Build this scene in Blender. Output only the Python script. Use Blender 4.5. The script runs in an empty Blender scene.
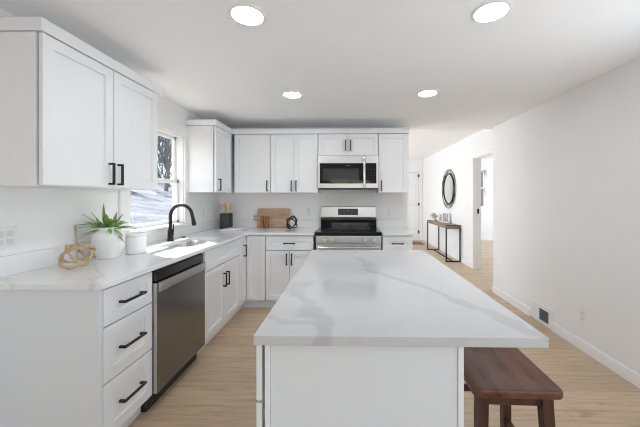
import bpy, bmesh, math, random
from mathutils import Vector, Matrix, Euler
random.seed(7)
SC = bpy.context.scene
C = SC.collection
R = math.radians

# ------------------------------------------------------------------ camera, sky, daylight, exposure
cd = bpy.data.cameras.new('camera'); cam = bpy.data.objects.new('camera', cd); C.objects.link(cam)
cam.location = (0, 0, 1.33); cam.rotation_euler = (R(90), 0, R(1.0))
cd.sensor_width = 36; cd.sensor_fit = 'HORIZONTAL'
cd.lens = 292 / 640 * 36
cd.shift_x = -23 / 640; cd.shift_y = -16.1 / 640
cd.clip_start = 0.05; cd.clip_end = 300
SC.camera = cam

wd = bpy.data.worlds.new('daylight'); SC.world = wd; wd.use_nodes = True
wn = wd.node_tree.nodes; wl = wd.node_tree.links; wn.clear()
wo = wn.new('ShaderNodeOutputWorld'); wb = wn.new('ShaderNodeBackground'); ws = wn.new('ShaderNodeTexSky')
ws.sky_type = 'NISHITA'; ws.sun_disc = False; ws.sun_elevation = R(38); ws.sun_rotation = R(200)
ws.air_density = 1.0; ws.dust_density = 1.0; ws.altitude = 200
wb.inputs['Strength'].default_value = 0.24
wl.new(ws.outputs[0], wb.inputs['Color']); wl.new(wb.outputs[0], wo.inputs['Surface'])


def daylight(name, loc, rot, sx, sy, power, col=(1, 1, 1)):
    """area lamp standing in for daylight; all but the rear one are added"""
    l = bpy.data.lights.new(name, 'AREA'); l.shape = 'RECTANGLE'; l.size = sx; l.size_y = sy
    l.energy = power; l.color = col
    o = bpy.data.objects.new(name, l); C.objects.link(o); o.location = loc; o.rotation_euler = rot
    return o


sl = bpy.data.lights.new('sun', 'SUN'); sl.energy = 8.5; sl.angle = R(1.2); sl.color = (1, 0.97, 0.92)
so = bpy.data.objects.new('sun', sl); C.objects.link(so); so.location = (-8, 6, 14)
so.rotation_euler = Vector((0.60, -0.42, -0.82)).to_track_quat('-Z', 'Y').to_euler()
UPT = 30                                   # upward tilt given to the rear lamp to brighten the ceiling
COOL = (0.89, 0.975, 1.09)
daylight('daylight_rear_door', (0.10, -5.8, 1.25), (R(90 + UPT), 0, 0), 1.9, 1.5, 12, COOL)
daylight('added_fill_right', (2.005, 0.8, 1.35), (R(128), 0, R(90)), 1.6, 1.3, 10, COOL)  # added lamp beside the camera, brightens the ceiling over the island
daylight('added_fill_right_low', (2.02, -1.5, 1.0), (R(112), 0, R(90)), 2.0, 1.7, 9, COOL)  # added low lamp for the left drawer fronts, no door known there
daylight('added_fill_hall', (-1.85, 6.6, 1.35), (R(90 + 48), 0, R(-90)), 2.4, 1.5, 60, COOL)  # added lamp that lights the hall from its hidden side
daylight('added_fill_side_room', (5.9, 7.2, 1.4), (R(90), 0, R(90)), 2.0, 1.5, 36, COOL)  # added lamp to brighten the side room and hall wall

SC.view_settings.view_transform = 'Standard'
SC.view_settings.look = 'None'
SC.view_settings.gamma = 1.0
SC.view_settings.use_curve_mapping = False
SC.view_settings.exposure = 0.80
SC.cycles.use_denoising = True; SC.cycles.filter_width = 1.1
SC.cycles.max_bounces = 12; SC.cycles.diffuse_bounces = 8; SC.cycles.sample_clamp_indirect = 8
CAN_STRENGTH = 38.0


# ------------------------------------------------------------------ materials
def new_mat(name):
    m = bpy.data.materials.new(name); m.use_nodes = True
    nt = m.node_tree
    b = nt.nodes['Principled BSDF']
    return m, nt, b


def N(nt, t, **k):
    n = nt.nodes.new(t)
    for a, v in k.items(): setattr(n, a, v)
    return n


def coords(nt, scale=(1, 1, 1), kind='Object'):
    tc = N(nt, 'ShaderNodeTexCoord'); mp = N(nt, 'ShaderNodeMapping')
    mp.inputs['Scale'].default_value = scale
    nt.links.new(tc.outputs[kind], mp.inputs['Vector'])
    return mp.outputs['Vector']


def ramp(nt, fac, stops):
    r = N(nt, 'ShaderNodeValToRGB')
    while len(r.color_ramp.elements) < len(stops): r.color_ramp.elements.new(0.5)
    for e, (p, c) in zip(r.color_ramp.elements, stops):
        e.position = p; e.color = (*c, 1)
    nt.links.new(fac, r.inputs['Fac'])
    return r.outputs['Color']


def plain(name, col, rough=0.5, metal=0.0, var=0.03, scale=8.0, bump=0.0, bscale=60, coat=0.0, stretch=(1, 1, 1)):
    m, nt, b = new_mat(name)
    v = coords(nt, stretch)
    n = N(nt, 'ShaderNodeTexNoise'); n.inputs['Scale'].default_value = scale; n.inputs['Detail'].default_value = 3
    nt.links.new(v, n.inputs['Vector'])
    lo = tuple(max(0, c * (1 - var)) for c in col); hi = tuple(min(1, c * (1 + var)) for c in col)
    nt.links.new(ramp(nt, n.outputs['Fac'], [(0.3, lo), (0.7, hi)]), b.inputs['Base Color'])
    b.inputs['Roughness'].default_value = rough; b.inputs['Metallic'].default_value = metal
    if coat: b.inputs['Coat Weight'].default_value = coat
    if bump:
        n2 = N(nt, 'ShaderNodeTexNoise'); n2.inputs['Scale'].default_value = bscale; n2.inputs['Detail'].default_value = 4
        nt.links.new(v, n2.inputs['Vector'])
        bp = N(nt, 'ShaderNodeBump'); bp.inputs['Strength'].default_value = bump; bp.inputs['Distance'].default_value = 0.004
        nt.links.new(n2.outputs['Fac'], bp.inputs['Height']); nt.links.new(bp.outputs['Normal'], b.inputs['Normal'])
    return m


def math_node(nt, op, a, b=None, c=None):
    n = N(nt, 'ShaderNodeMath', operation=op)
    for i, x in enumerate((a, b, c)):
        if x is None: continue
        if isinstance(x, (int, float)): n.inputs[i].default_value = x
        else: nt.links.new(x, n.inputs[i])
    return n.outputs[0]


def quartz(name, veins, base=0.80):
    """white quartz; veins = [(ax, ay, bx, by, width, strength)] lines in world metres, wobbled by noise, plus faint random ones"""
    m, nt, b = new_mat(name)
    g = N(nt, 'ShaderNodeNewGeometry')
    v = g.outputs['Position']
    nz = N(nt, 'ShaderNodeTexNoise'); nz.inputs['Scale'].default_value = 2.6; nz.inputs['Detail'].default_value = 4; nz.inputs['Roughness'].default_value = 0.55
    nt.links.new(v, nz.inputs['Vector'])
    wob = math_node(nt, 'MULTIPLY', math_node(nt, 'SUBTRACT', nz.outputs['Fac'], 0.5), 0.34)
    n3 = N(nt, 'ShaderNodeTexNoise'); n3.inputs['Scale'].default_value = 7; n3.inputs['Detail'].default_value = 3
    nt.links.new(v, n3.inputs['Vector'])
    sx = N(nt, 'ShaderNodeSeparateXYZ'); nt.links.new(v, sx.inputs[0])
    tot = None
    for (ax, ay, bx, by, w, s) in veins:
        L = math.hypot(bx - ax, by - ay); nx, ny = -(by - ay) / L, (bx - ax) / L; tx, ty = (bx - ax) / L, (by - ay) / L
        d = math_node(nt, 'ADD', math_node(nt, 'MULTIPLY', sx.outputs[0], nx), math_node(nt, 'MULTIPLY', sx.outputs[1], ny))
        d = math_node(nt, 'ADD', math_node(nt, 'SUBTRACT', d, ax * nx + ay * ny), wob)
        ww = math_node(nt, 'MULTIPLY', math_node(nt, 'ADD', n3.outputs['Fac'], 0.25), w)
        k = math_node(nt, 'DIVIDE', math_node(nt, 'ABSOLUTE', d), ww)
        k = math_node(nt, 'SUBTRACT', 1.0, k); k.node.use_clamp = True
        k = math_node(nt, 'MULTIPLY', k, 2.2); k.node.use_clamp = True
        t = math_node(nt, 'ADD', math_node(nt, 'MULTIPLY', sx.outputs[0], tx), math_node(nt, 'MULTIPLY', sx.outputs[1], ty))
        t = math_node(nt, 'SUBTRACT', t, ax * tx + ay * ty)
        i0 = math_node(nt, 'MULTIPLY', math_node(nt, 'ADD', t, 0.04), 12); i0.node.use_clamp = True
        i1 = math_node(nt, 'MULTIPLY', math_node(nt, 'SUBTRACT', L + 0.04, t), 12); i1.node.use_clamp = True
        k = math_node(nt, 'MULTIPLY', math_node(nt, 'MULTIPLY', k, i0), math_node(nt, 'MULTIPLY', i1, s))
        tot = k if tot is None else math_node(nt, 'MAXIMUM', tot, k)
    # faint fine veins everywhere
    nf = N(nt, 'ShaderNodeTexNoise'); nf.inputs['Scale'].default_value = 1.7; nf.inputs['Detail'].default_value = 5; nf.inputs['Distortion'].default_value = 0.6
    nt.links.new(v, nf.inputs['Vector'])
    e = math_node(nt, 'SUBTRACT', 1.0, math_node(nt, 'MULTIPLY', math_node(nt, 'ABSOLUTE', math_node(nt, 'SUBTRACT', nf.outputs['Fac'], 0.5)), 55)); e.node.use_clamp = True
    e = math_node(nt, 'MULTIPLY', e, 0.14)
    tot = e if tot is None else math_node(nt, 'MAXIMUM', tot, e)
    nt.links.new(ramp(nt, tot, [(0.0, (base, base, base)), (1.0, (base * .74, base * .74, base * .75))]), b.inputs['Base Color'])
    b.inputs['Roughness'].default_value = 0.10; b.inputs['Specular IOR Level'].default_value = 0.4
    return m


def wood(name, dark, light, scale=(1, 14, 14), rough=0.45, nscale=3.0):
    m, nt, b = new_mat(name)
    v = coords(nt, scale)
    n = N(nt, 'ShaderNodeTexNoise'); n.inputs['Scale'].default_value = nscale; n.inputs['Detail'].default_value = 6; n.inputs['Distortion'].default_value = 0.8
    nt.links.new(v, n.inputs['Vector'])
    nt.links.new(ramp(nt, n.outputs['Fac'], [(0.3, dark), (0.72, light)]), b.inputs['Base Color'])
    b.inputs['Roughness'].default_value = rough
    return m


def floor_mat():
    m, nt, b = new_mat('oak_planks')
    v = coords(nt)
    br = N(nt, 'ShaderNodeTexBrick'); br.offset = 0.37; br.offset_frequency = 2
    br.inputs['Scale'].default_value = 1.0; br.inputs['Brick Width'].default_value = 1.35; br.inputs['Row Height'].default_value = 0.185
    br.inputs['Mortar Size'].default_value = 0.0012; br.inputs['Mortar Smooth'].default_value = 0.3; br.inputs['Bias'].default_value = 0.0
    br.inputs['Color1'].default_value = (0.60, 0.462, 0.312, 1); br.inputs['Color2'].default_value = (0.51, 0.383, 0.256, 1)
    br.inputs['Mortar'].default_value = (0.30, 0.21, 0.135, 1)
    nt.links.new(v, br.inputs['Vector'])
    v2 = coords(nt, (1.2, 13, 1))
    n = N(nt, 'ShaderNodeTexNoise'); n.inputs['Scale'].default_value = 2.6; n.inputs['Detail'].default_value = 7; n.inputs['Distortion'].default_value = 0.9
    nt.links.new(v2, n.inputs['Vector'])
    g = ramp(nt, n.outputs['Fac'], [(0.30, (0.76, 0.74, 0.72)), (0.55, (1.0, 1.0, 1.0)), (0.8, (1.10, 1.09, 1.08))])
    v3 = coords(nt, (3, 9, 1))
    k = N(nt, 'ShaderNodeTexNoise'); k.inputs['Scale'].default_value = 1.5; k.inputs['Detail'].default_value = 2
    nt.links.new(v3, k.inputs['Vector'])
    kn = ramp(nt, k.outputs['Fac'], [(0.26, (0.62, 0.55, 0.5)), (0.36, (1, 1, 1))])
    mx = N(nt, 'ShaderNodeMix', data_type='RGBA', blend_type='MULTIPLY'); mx.inputs['Factor'].default_value = 0.9
    nt.links.new(br.outputs['Color'], mx.inputs['A']); nt.links.new(g, mx.inputs['B'])
    mx2 = N(nt, 'ShaderNodeMix', data_type='RGBA', blend_type='MULTIPLY'); mx2.inputs['Factor'].default_value = 0.7
    nt.links.new(mx.outputs['Result'], mx2.inputs['A']); nt.links.new(kn, mx2.inputs['B'])
    nt.links.new(mx2.outputs['Result'], b.inputs['Base Color'])
    b.inputs['Roughness'].default_value = 0.42
    return m


def steel(name, col=(0.58, 0.58, 0.58), rough=0.36, stretch=(1, 90, 90)):
    m, nt, b = new_mat(name)
    v = coords(nt, stretch)
    n = N(nt, 'ShaderNodeTexNoise'); n.inputs['Scale'].default_value = 6; n.inputs['Detail'].default_value = 3
    nt.links.new(v, n.inputs['Vector'])
    nt.links.new(ramp(nt, n.outputs['Fac'], [(0.3, tuple(c * 0.95 for c in col)), (0.7, tuple(c * 1.05 for c in col))]), b.inputs['Base Color'])
    b.inputs['Metallic'].default_value = 1.0; b.inputs['Roughness'].default_value = rough
    return m


def emit(name, col, s):
    m, nt, b = new_mat(name)
    b.inputs['Base Color'].default_value = (0.9, 0.9, 0.9, 1)
    n = N(nt, 'ShaderNodeTexNoise'); n.inputs['Scale'].default_value = 2
    nt.links.new(ramp(nt, n.outputs['Fac'], [(0, tuple(c * 0.99 for c in col)), (1, col)]), b.inputs['Emission Color'])
    b.inputs['Emission Strength'].default_value = s
    return m


def pane_glass():
    m = bpy.data.materials.new('pane_glass'); m.use_nodes = True
    nt = m.node_tree; nt.nodes.clear()
    o = N(nt, 'ShaderNodeOutputMaterial'); t = N(nt, 'ShaderNodeBsdfTransparent'); g = N(nt, 'ShaderNodeBsdfGlossy'); mx = N(nt, 'ShaderNodeMixShader')
    f = N(nt, 'ShaderNodeLayerWeight'); f.inputs['Blend'].default_value = 0.5
    g.inputs['Roughness'].default_value = 0.02
    t.inputs['Color'].default_value = (0.97, 0.98, 0.98, 1)
    p5 = math_node(nt, 'POWER', f.outputs['Facing'], 4.0); nt.links.new(math_node(nt, 'ADD', math_node(nt, 'MULTIPLY', p5, 0.5), 0.04), mx.inputs[0]); nt.links.new(t.outputs[0], mx.inputs[1]); nt.links.new(g.outputs[0], mx.inputs[2])
    nt.links.new(mx.outputs[0], o.inputs['Surface'])
    return m


M = {}
M['wall'] = plain('wall_paint', (0.84, 0.84, 0.835), 0.65, var=0.008, scale=3, bump=0.06, bscale=140)
M['ceil'] = plain('ceiling_paint', (0.93, 0.93, 0.93), 0.75, var=0.01, scale=4, bump=0.25, bscale=90)
M['trim'] = plain('trim_paint', (0.84, 0.84, 0.84), 0.4, var=0.008)
M['cab'] = plain('cabinet_paint', (0.826, 0.832, 0.845), 0.38, var=0.008, scale=5)
M['cabend'] = plain('cabinet_end_laminate', (0.735, 0.75, 0.775), 0.45, var=0.006, scale=30, stretch=(6, 6, 0.6))
M['black'] = plain('black_metal', (0.018, 0.018, 0.019), 0.42, metal=0.3, var=0.1)
M['blackplastic'] = plain('black_plastic', (0.02, 0.02, 0.021), 0.35, var=0.1)
M['blackglass'] = plain('black_glass', (0.009, 0.009, 0.010), 0.05, var=0.05)
M['blackglass'].node_tree.nodes['Principled BSDF'].inputs['Specular IOR Level'].default_value = 0.25
M['ovenglass'] = plain('microwave_window_glass', (0.030, 0.030, 0.031), 0.05, var=0.1, coat=0.2)
M['steel'] = steel('brushed_stainless')
M['steeldark'] = steel('dark_stainless', (0.25, 0.245, 0.24), 0.24, (90, 90, 1))
M['chrome'] = steel('polished_steel', (0.8, 0.8, 0.8), 0.14, (4, 4, 4))
M['floor'] = floor_mat()
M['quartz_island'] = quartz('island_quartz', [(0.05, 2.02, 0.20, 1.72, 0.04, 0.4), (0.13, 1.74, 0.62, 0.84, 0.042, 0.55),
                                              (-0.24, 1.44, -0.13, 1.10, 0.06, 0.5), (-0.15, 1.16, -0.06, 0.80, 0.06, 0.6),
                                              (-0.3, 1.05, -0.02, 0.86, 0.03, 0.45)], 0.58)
M['quartz'] = quartz('perimeter_quartz', [(-1.75, 1.95, -1.15, 1.35, 0.022, 0.5), (-1.8, 1.5, -1.45, 1.36, 0.02, 0.35),
                                          (-1.25, 3.98, -0.6, 3.45, 0.02, 0.4), (-1.65, 3.6, -1.1, 3.9, 0.03, 0.45)])
M['walnut'] = wood('dark_walnut_stain', (0.050, 0.016, 0.008), (0.165, 0.062, 0.032), (9, 1, 9), 0.38)
M['walnutleg'] = wood('dark_walnut_leg', (0.035, 0.010, 0.005), (0.10, 0.032, 0.016), (9, 9, 1), 0.4)
M['board'] = wood('acacia_board', (0.36, 0.22, 0.135), (0.58, 0.42, 0.30), (1.2, 8, 12), 0.5)
M['tabletop'] = wood('weathered_table_wood', (0.17, 0.11, 0.07), (0.34, 0.24, 0.16), (12, 1.5, 12), 0.5)
M['utensil'] = wood('light_beech', (0.58, 0.38, 0.19), (0.74, 0.54, 0.31), (14, 14, 2), 0.5)
M['copper'] = wood('copper_brown', (0.20, 0.060, 0.020), (0.40, 0.15, 0.055), (10, 10, 2), 0.28)
M['gold'] = plain('wicker_gold', (0.58, 0.43, 0.25), 0.45, metal=0.25, var=0.18, scale=40)
M['brass'] = plain('thin_brass', (0.48, 0.40, 0.27), 0.35, metal=0.8, var=0.06)
M['ceramic'] = plain('white_ceramic', (0.83, 0.83, 0.82), 0.28, var=0.02, scale=20, bump=0.1, bscale=30)
M['knob'] = steel('light_steel_knob', (0.8, 0.8, 0.8), 0.3, (3, 3, 3))
M['panel'] = steel('dishwasher_control_steel', (0.12, 0.12, 0.12), 0.25, (90, 90, 1))
M['crock'] = plain('charcoal_stoneware', (0.032, 0.032, 0.034), 0.5, var=0.15, scale=30)
M['leaf'] = plain('succulent_leaf', (0.22, 0.38, 0.09), 0.45, var=0.55, scale=14)
M['leaftip'] = plain('grey_green_leaf', (0.30, 0.33, 0.22), 0.5, var=0.35, scale=14)
M['green'] = plain('small_plant_leaf', (0.09, 0.17, 0.055), 0.5, var=0.35, scale=30)
M['plate'] = plain('outlet_plastic', (0.82, 0.82, 0.81), 0.35, var=0.01)
M['slot'] = plain('outlet_slot', (0.70, 0.70, 0.70), 0.5, var=0.03)
M['mark'] = plain('dim_grey_marking', (0.07, 0.07, 0.072), 0.5, var=0.03)
M['grille'] = plain('dark_grille', (0.075, 0.085, 0.10), 0.5, var=0.1)
M['paper'] = plain('printed_page', (0.78, 0.78, 0.78), 0.5, var=0.06, scale=18)
M['cover'] = plain('grey_book_cover', (0.22, 0.22, 0.23), 0.5, var=0.08)
M['photo'] = plain('grey_photo_print', (0.38, 0.38, 0.38), 0.3, var=0.6, scale=26)
M['mat'] = plain('brown_doormat', (0.21, 0.145, 0.09), 0.9, var=0.2, scale=50)
M['glass'] = pane_glass()
M['mirror'] = plain('mirror_silver', (0.86, 0.87, 0.87), 0.02, metal=1.0, var=0.004)
M['can'] = emit('recessed_lamp', (0.94, 0.985, 1.04), CAN_STRENGTH)
M['bark'] = plain('tree_bark', (0.105, 0.085, 0.075), 0.9, var=0.3, scale=12)
M['siding'] = plain('brown_siding', (0.28, 0.20, 0.17), 0.8, var=0.15, scale=9, stretch=(1, 1, 12))
m, nt, b = new_mat('dimmed_snow_hillside')
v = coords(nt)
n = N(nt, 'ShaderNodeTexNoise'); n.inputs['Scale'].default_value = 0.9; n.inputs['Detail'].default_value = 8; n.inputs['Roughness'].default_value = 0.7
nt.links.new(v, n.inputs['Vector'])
snow = ramp(nt, n.outputs['Fac'], [(0.36, (0.055, 0.06, 0.075)), (0.5, (0.115, 0.125, 0.155)), (0.66, (0.21, 0.22, 0.24))])  # snow darkened in its colour to look shaded under the strong sun
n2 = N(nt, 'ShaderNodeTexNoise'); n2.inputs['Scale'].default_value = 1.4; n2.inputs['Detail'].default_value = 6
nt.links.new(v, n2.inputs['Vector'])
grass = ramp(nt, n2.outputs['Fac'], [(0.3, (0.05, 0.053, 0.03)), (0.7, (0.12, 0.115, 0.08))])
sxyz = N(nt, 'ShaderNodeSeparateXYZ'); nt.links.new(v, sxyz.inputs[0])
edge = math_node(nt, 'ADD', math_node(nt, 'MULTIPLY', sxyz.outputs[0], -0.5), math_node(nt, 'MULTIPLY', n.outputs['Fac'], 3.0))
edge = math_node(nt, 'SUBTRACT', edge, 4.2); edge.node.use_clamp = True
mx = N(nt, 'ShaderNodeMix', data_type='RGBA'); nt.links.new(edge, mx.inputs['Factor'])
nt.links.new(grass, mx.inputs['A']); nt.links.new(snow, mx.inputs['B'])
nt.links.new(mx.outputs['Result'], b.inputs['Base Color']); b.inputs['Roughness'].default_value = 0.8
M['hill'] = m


# ------------------------------------------------------------------ mesh builder
class MB:
    def __init__(s): s.bm = bmesh.new()

    def _merge(s, t):
        me = bpy.data.meshes.new('tmp'); t.to_mesh(me); t.free(); s.bm.from_mesh(me); bpy.data.meshes.remove(me)
        return s

    def box(s, x0, x1, y0, y1, z0, z1, bev=0.0, seg=1, mat=None):
        t = bmesh.new(); bmesh.ops.create_cube(t, size=1)
        for v in t.verts:
            v.co = Vector((x0 + (v.co.x + .5) * (x1 - x0), y0 + (v.co.y + .5) * (y1 - y0), z0 + (v.co.z + .5) * (z1 - z0)))
        if bev: bmesh.ops.bevel(t, geom=t.edges[:], offset=bev, segments=seg, profile=0.5, affect='EDGES')
        if mat: bmesh.ops.transform(t, matrix=mat, verts=t.verts)
        return s._merge(t)

    def hexa(s, bot, top):
        t = bmesh.new(); vs = [t.verts.new(p) for p in list(bot) + list(top)]
        for f in ((3, 2, 1, 0), (4, 5, 6, 7), (0, 1, 5, 4), (1, 2, 6, 5), (2, 3, 7, 6), (3, 0, 4, 7)): t.faces.new([vs[i] for i in f])
        return s._merge(t)

    def tube(s, pts, r, n=10, closed=False, flat=None, phase=0.0):
        pts = [Vector(p) for p in pts]; k = len(pts)
        rr = r if isinstance(r, (list, tuple)) else [r] * k
        t = bmesh.new(); rings = []; up = None
        for i, p in enumerate(pts):
            a = pts[(i - 1) % k] if (closed or i > 0) else p; c = pts[(i + 1) % k] if (closed or i < k - 1) else p
            d = (c - a).normalized()
            if up is None:
                up = Vector((0, 0, 1)) if abs(d.z) < 0.9 else Vector((1, 0, 0))
            u = (up - d * up.dot(d)).normalized(); w = d.cross(u); up = u
            fl = flat or (1, 1)
            rings.append([t.verts.new(p + (u * math.cos(2 * math.pi * j / n + phase) * fl[0] + w * math.sin(2 * math.pi * j / n + phase) * fl[1]) * rr[i]) for j in range(n)])
        m = k if closed else k - 1
        for i in range(m):
            A, B = rings[i], rings[(i + 1) % k]
            for j in range(n): t.faces.new((A[j], A[(j + 1) % n], B[(j + 1) % n], B[j]))
        if not closed:
            t.faces.new(rings[0][::-1]); t.faces.new(rings[-1])
        return s._merge(t)

    def cyl(s, p0, p1, r0, r1=None, n=20): return s.tube([p0, p1], [r0, r0 if r1 is None else r1], n)

    def lathe(s, prof, n=40, c=(0, 0, 0)):
        t = bmesh.new(); rings = []
        for (r, z) in prof:
            if r < 1e-6: rings.append([t.verts.new((c[0], c[1], c[2] + z))])
            else: rings.append([t.verts.new((c[0] + r * math.cos(2 * math.pi * j / n), c[1] + r * math.sin(2 * math.pi * j / n), c[2] + z)) for j in range(n)])
        for A, B in zip(rings, rings[1:]):
            for j in range(n):
                q = (j + 1) % n
                if len(A) == 1 and len(B) == 1: continue
                if len(A) == 1: t.faces.new((A[0], B[q], B[j]))
                elif len(B) == 1: t.faces.new((A[j], A[q], B[0]))
                else: t.faces.new((A[j], A[q], B[q], B[j]))
        return s._merge(t)

    def prism(s, poly, h0, h1, fn=None, bev=0.0):
        """poly (u, v) extruded h0..h1; fn maps (u, v, h) to a point"""
        fn = fn or (lambda u, v, h: (u, v, h))
        t = bmesh.new(); a = [t.verts.new(fn(u, v, h0)) for u, v in poly]; c = [t.verts.new(fn(u, v, h1)) for u, v in poly]
        k = len(poly)
        t.faces.new(a[::-1]); t.faces.new(c)
        for i in range(k): t.faces.new((a[i], a[(i + 1) % k], c[(i + 1) % k], c[i]))
        if bev:
            bmesh.ops.recalc_face_normals(t, faces=t.faces)
            bmesh.ops.bevel(t, geom=[e for e in t.edges if len(e.link_faces) == 2 and e.calc_face_angle(0) > 0.6], offset=bev, segments=2, profile=.5, affect='EDGES')
        return s._merge(t)

    def cells(s, us, vs, empty, h0, h1, fn):
        """slab of rectangular cells with holes, one clean skin"""
        t = bmesh.new(); V = {}

        def vt(i, j, k):
            if (i, j, k) not in V: V[(i, j, k)] = t.verts.new(fn(us[i], vs[j], (h0, h1)[k]))
            return V[(i, j, k)]
        ok = lambda i, j: 0 <= i < len(us) - 1 and 0 <= j < len(vs) - 1 and (i, j) not in empty
        for i in range(len(us) - 1):
            for j in range(len(vs) - 1):
                if not ok(i, j): continue
                t.faces.new((vt(i, j, 0), vt(i, j + 1, 0), vt(i + 1, j + 1, 0), vt(i + 1, j, 0)))
                t.faces.new((vt(i, j, 1), vt(i + 1, j, 1), vt(i + 1, j + 1, 1), vt(i, j + 1, 1)))
                for (di, dj, a, c) in ((-1, 0, (i, j), (i, j + 1)), (1, 0, (i + 1, j), (i + 1, j + 1)), (0, -1, (i, j), (i + 1, j)), (0, 1, (i, j + 1), (i + 1, j + 1))):
                    if not ok(i + di, j + dj): t.faces.new((vt(*a, 0), vt(*c, 0), vt(*c, 1), vt(*a, 1)))
        return s._merge(t)

    def build(s, name, mat, parent=None, loc=(0, 0, 0), rz=0.0, sharp=35):
        bmesh.ops.recalc_face_normals(s.bm, faces=s.bm.faces)
        me = bpy.data.meshes.new(name); s.bm.to_mesh(me); s.bm.free()
        for p in me.polygons: p.use_smooth = True
        me.set_sharp_from_angle(angle=R(sharp))
        me.materials.append(mat)
        o = bpy.data.objects.new(name, me); C.objects.link(o)
        o.location = loc; o.rotation_euler = (0, 0, rz)
        w_ = o.modifiers.new('weighted_normal', 'WEIGHTED_NORMAL'); w_.keep_sharp = True
        if parent: o.parent = parent
        return o


def tag(o, label, cat, group=None):
    o['label'] = label; o['category'] = cat
    if group: o['group'] = group
    return o


def thing(name, label, cat, loc=(0, 0, 0), rz=0.0, group=None):
    o = bpy.data.objects.new(name, None); C.objects.link(o); o.empty_display_size = 0.1
    o.location = loc; o.rotation_euler = (0, 0, rz)
    return tag(o, label, cat, group)


def struct(o):
    o['kind'] = 'structure'; return o


def copy_thing(o, parent=None):
    c = o.copy(); C.objects.link(c)
    if parent: c.parent = parent
    for ch in list(o.children): copy_thing(ch, c)
    return c


def circle(c, r, ax=(1, 0, 0), ay=(0, 1, 0), n=48):
    c, ax, ay = Vector(c), Vector(ax), Vector(ay)
    return [c + (ax * math.cos(2 * math.pi * i / n) + ay * math.sin(2 * math.pi * i / n)) * r for i in range(n)]


# ------------------------------------------------------------------ the room
WL, WR, WB = -1.81, 2.04, 4.08           # inner faces of the left, right and back kitchen walls
HW, HB, HC = 2.33, 9.12, 2.51            # hall wall, hall end wall, hall ceiling
CEIL = 2.315
xy = lambda u, v, h: (u, v, h)
yz = lambda u, v, h: (h, u, v)
xz = lambda u, v, h: (u, h, v)

struct(MB().box(-3.0, 6.6, -6.1, 9.4, -0.12, 0.0).build('floor', M['floor']))
struct(MB().box(-1.93, 2.47, -6.1, 4.2, CEIL, CEIL + 0.1).build('ceiling', M['ceil']))
struct(MB().box(-1.93, 6.2, 4.2, 9.26, HC, HC + 0.1).build('ceiling_hall', M['ceil']))
struct(MB().box(-1.93, 2.47, 4.2, 4.26, CEIL, HC).build('wall_header', M['ceil']))
# left wall with the sink window and, further back, an unseen opening added for the hall lamp
struct(MB().cells([-6.1, 2.37, 3.18, 5.4, 7.8, 9.26], [0.0, 0.6, 1.045, 2.0, 2.1, HC + 0.02], {(1, 2), (3, 1), (3, 2)}, WL - 0.12, WL, yz).build('wall_left', M['wall']))
struct(MB().box(WL, 0.83, WB, WB + 0.12, 0, CEIL).build('wall_back', M['wall']))
struct(MB().cells([-6.1, -2.5, -0.5, 0.0, 1.6, 4.14], [0, 0.1, 0.7, 2.0, CEIL], {(1, 1), (1, 2), (3, 2)}, WR, WR + 0.29, yz).build('wall_right', M['wall']))  # both openings are unseen, added for the right-hand lamps
struct(MB().cells([4.14, 4.65, 5.45, HB], [0, 2.06, HC], {(1, 0)}, HW, HW + 0.12, yz).build('wall_hall', M['wall']))
struct(MB().cells([-1.93, 1.38, 2.2, 3.90, 4.28, 6.2], [0, 1.0, 2.12, 2.18, HC], {(1, 0), (1, 1), (3, 1), (3, 2)}, HB, HB + 0.14, xz).build('wall_far', M['wall']))
struct(MB().cells([4.14, 6.2, 8.2, HB], [0, 0.6, 2.15, HC], {(1, 1)}, 6.05, 6.2, yz).build('wall_side_room', M['wall']))
struct(MB().box(HW + 0.12, 6.05, 4.14, 4.26, 0, HC).build('wall_side_room_near', M['wall']))
struct(MB().cells([-1.93, -0.85, 1.05, 2.33], [0, 2.15, CEIL], {(1, 0)}, -6.1, -5.98, xz).build('wall_rear', M['wall']))

# baseboards
def base_profile(h=0.09, t=0.014): return [(0, 0), (t, 0), (t, h - 0.012), (t * 0.45, h), (0, h)]
struct(MB().prism(base_profile(), -5.9, 2.942, lambda u, v, h: (WR - u, h, v)).prism(base_profile(), 3.294, 4.154, lambda u, v, h: (WR - u, h, v)).prism(base_profile(), WR - 0.014, HW, lambda u, v, h: (h, 4.14 + u, v)).build('baseboard_right', M['trim']))
struct(MB().prism(base_profile(), 5.54, HB, lambda u, v, h: (HW - u, h, v)).build('baseboard_hall', M['trim']))
struct(MB().prism(base_profile(), 2.29, HW - 0.014, lambda u, v, h: (h, HB - u, v)).build('baseboard_far', M['trim']))
struct(MB().prism(base_profile(0.11), 2.45, 6.05, lambda u, v, h: (h, HB - u, v)).build('baseboard_side_room', M['trim']))

# doorway to the side room: casing and jamb
mb = MB()
mb.box(HW - 0.018, HW, 5.45, 5.54, 0, 2.06, 0.003).box(HW - 0.018, HW, 4.56, 4.65, 0, 2.06, 0.003).box(HW - 0.018, HW, 4.56, 5.54, 2.06, 2.15, 0.003)
mb.box(HW - 0.002, HW + 0.122, 5.435, 5.452, 0, 2.06).box(HW - 0.002, HW + 0.122, 4.648, 4.665, 0, 2.06).box(HW - 0.002, HW + 0.122, 4.66, 5.44, 2.045, 2.062)
d2 = struct(mb.build('door_2', M['trim']))
MB().box(HW + 0.055, HW + 0.085, 5.425, 5.437, 1.03, 1.12, 0.002).build('latch_plate', M['black'], d2)

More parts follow.
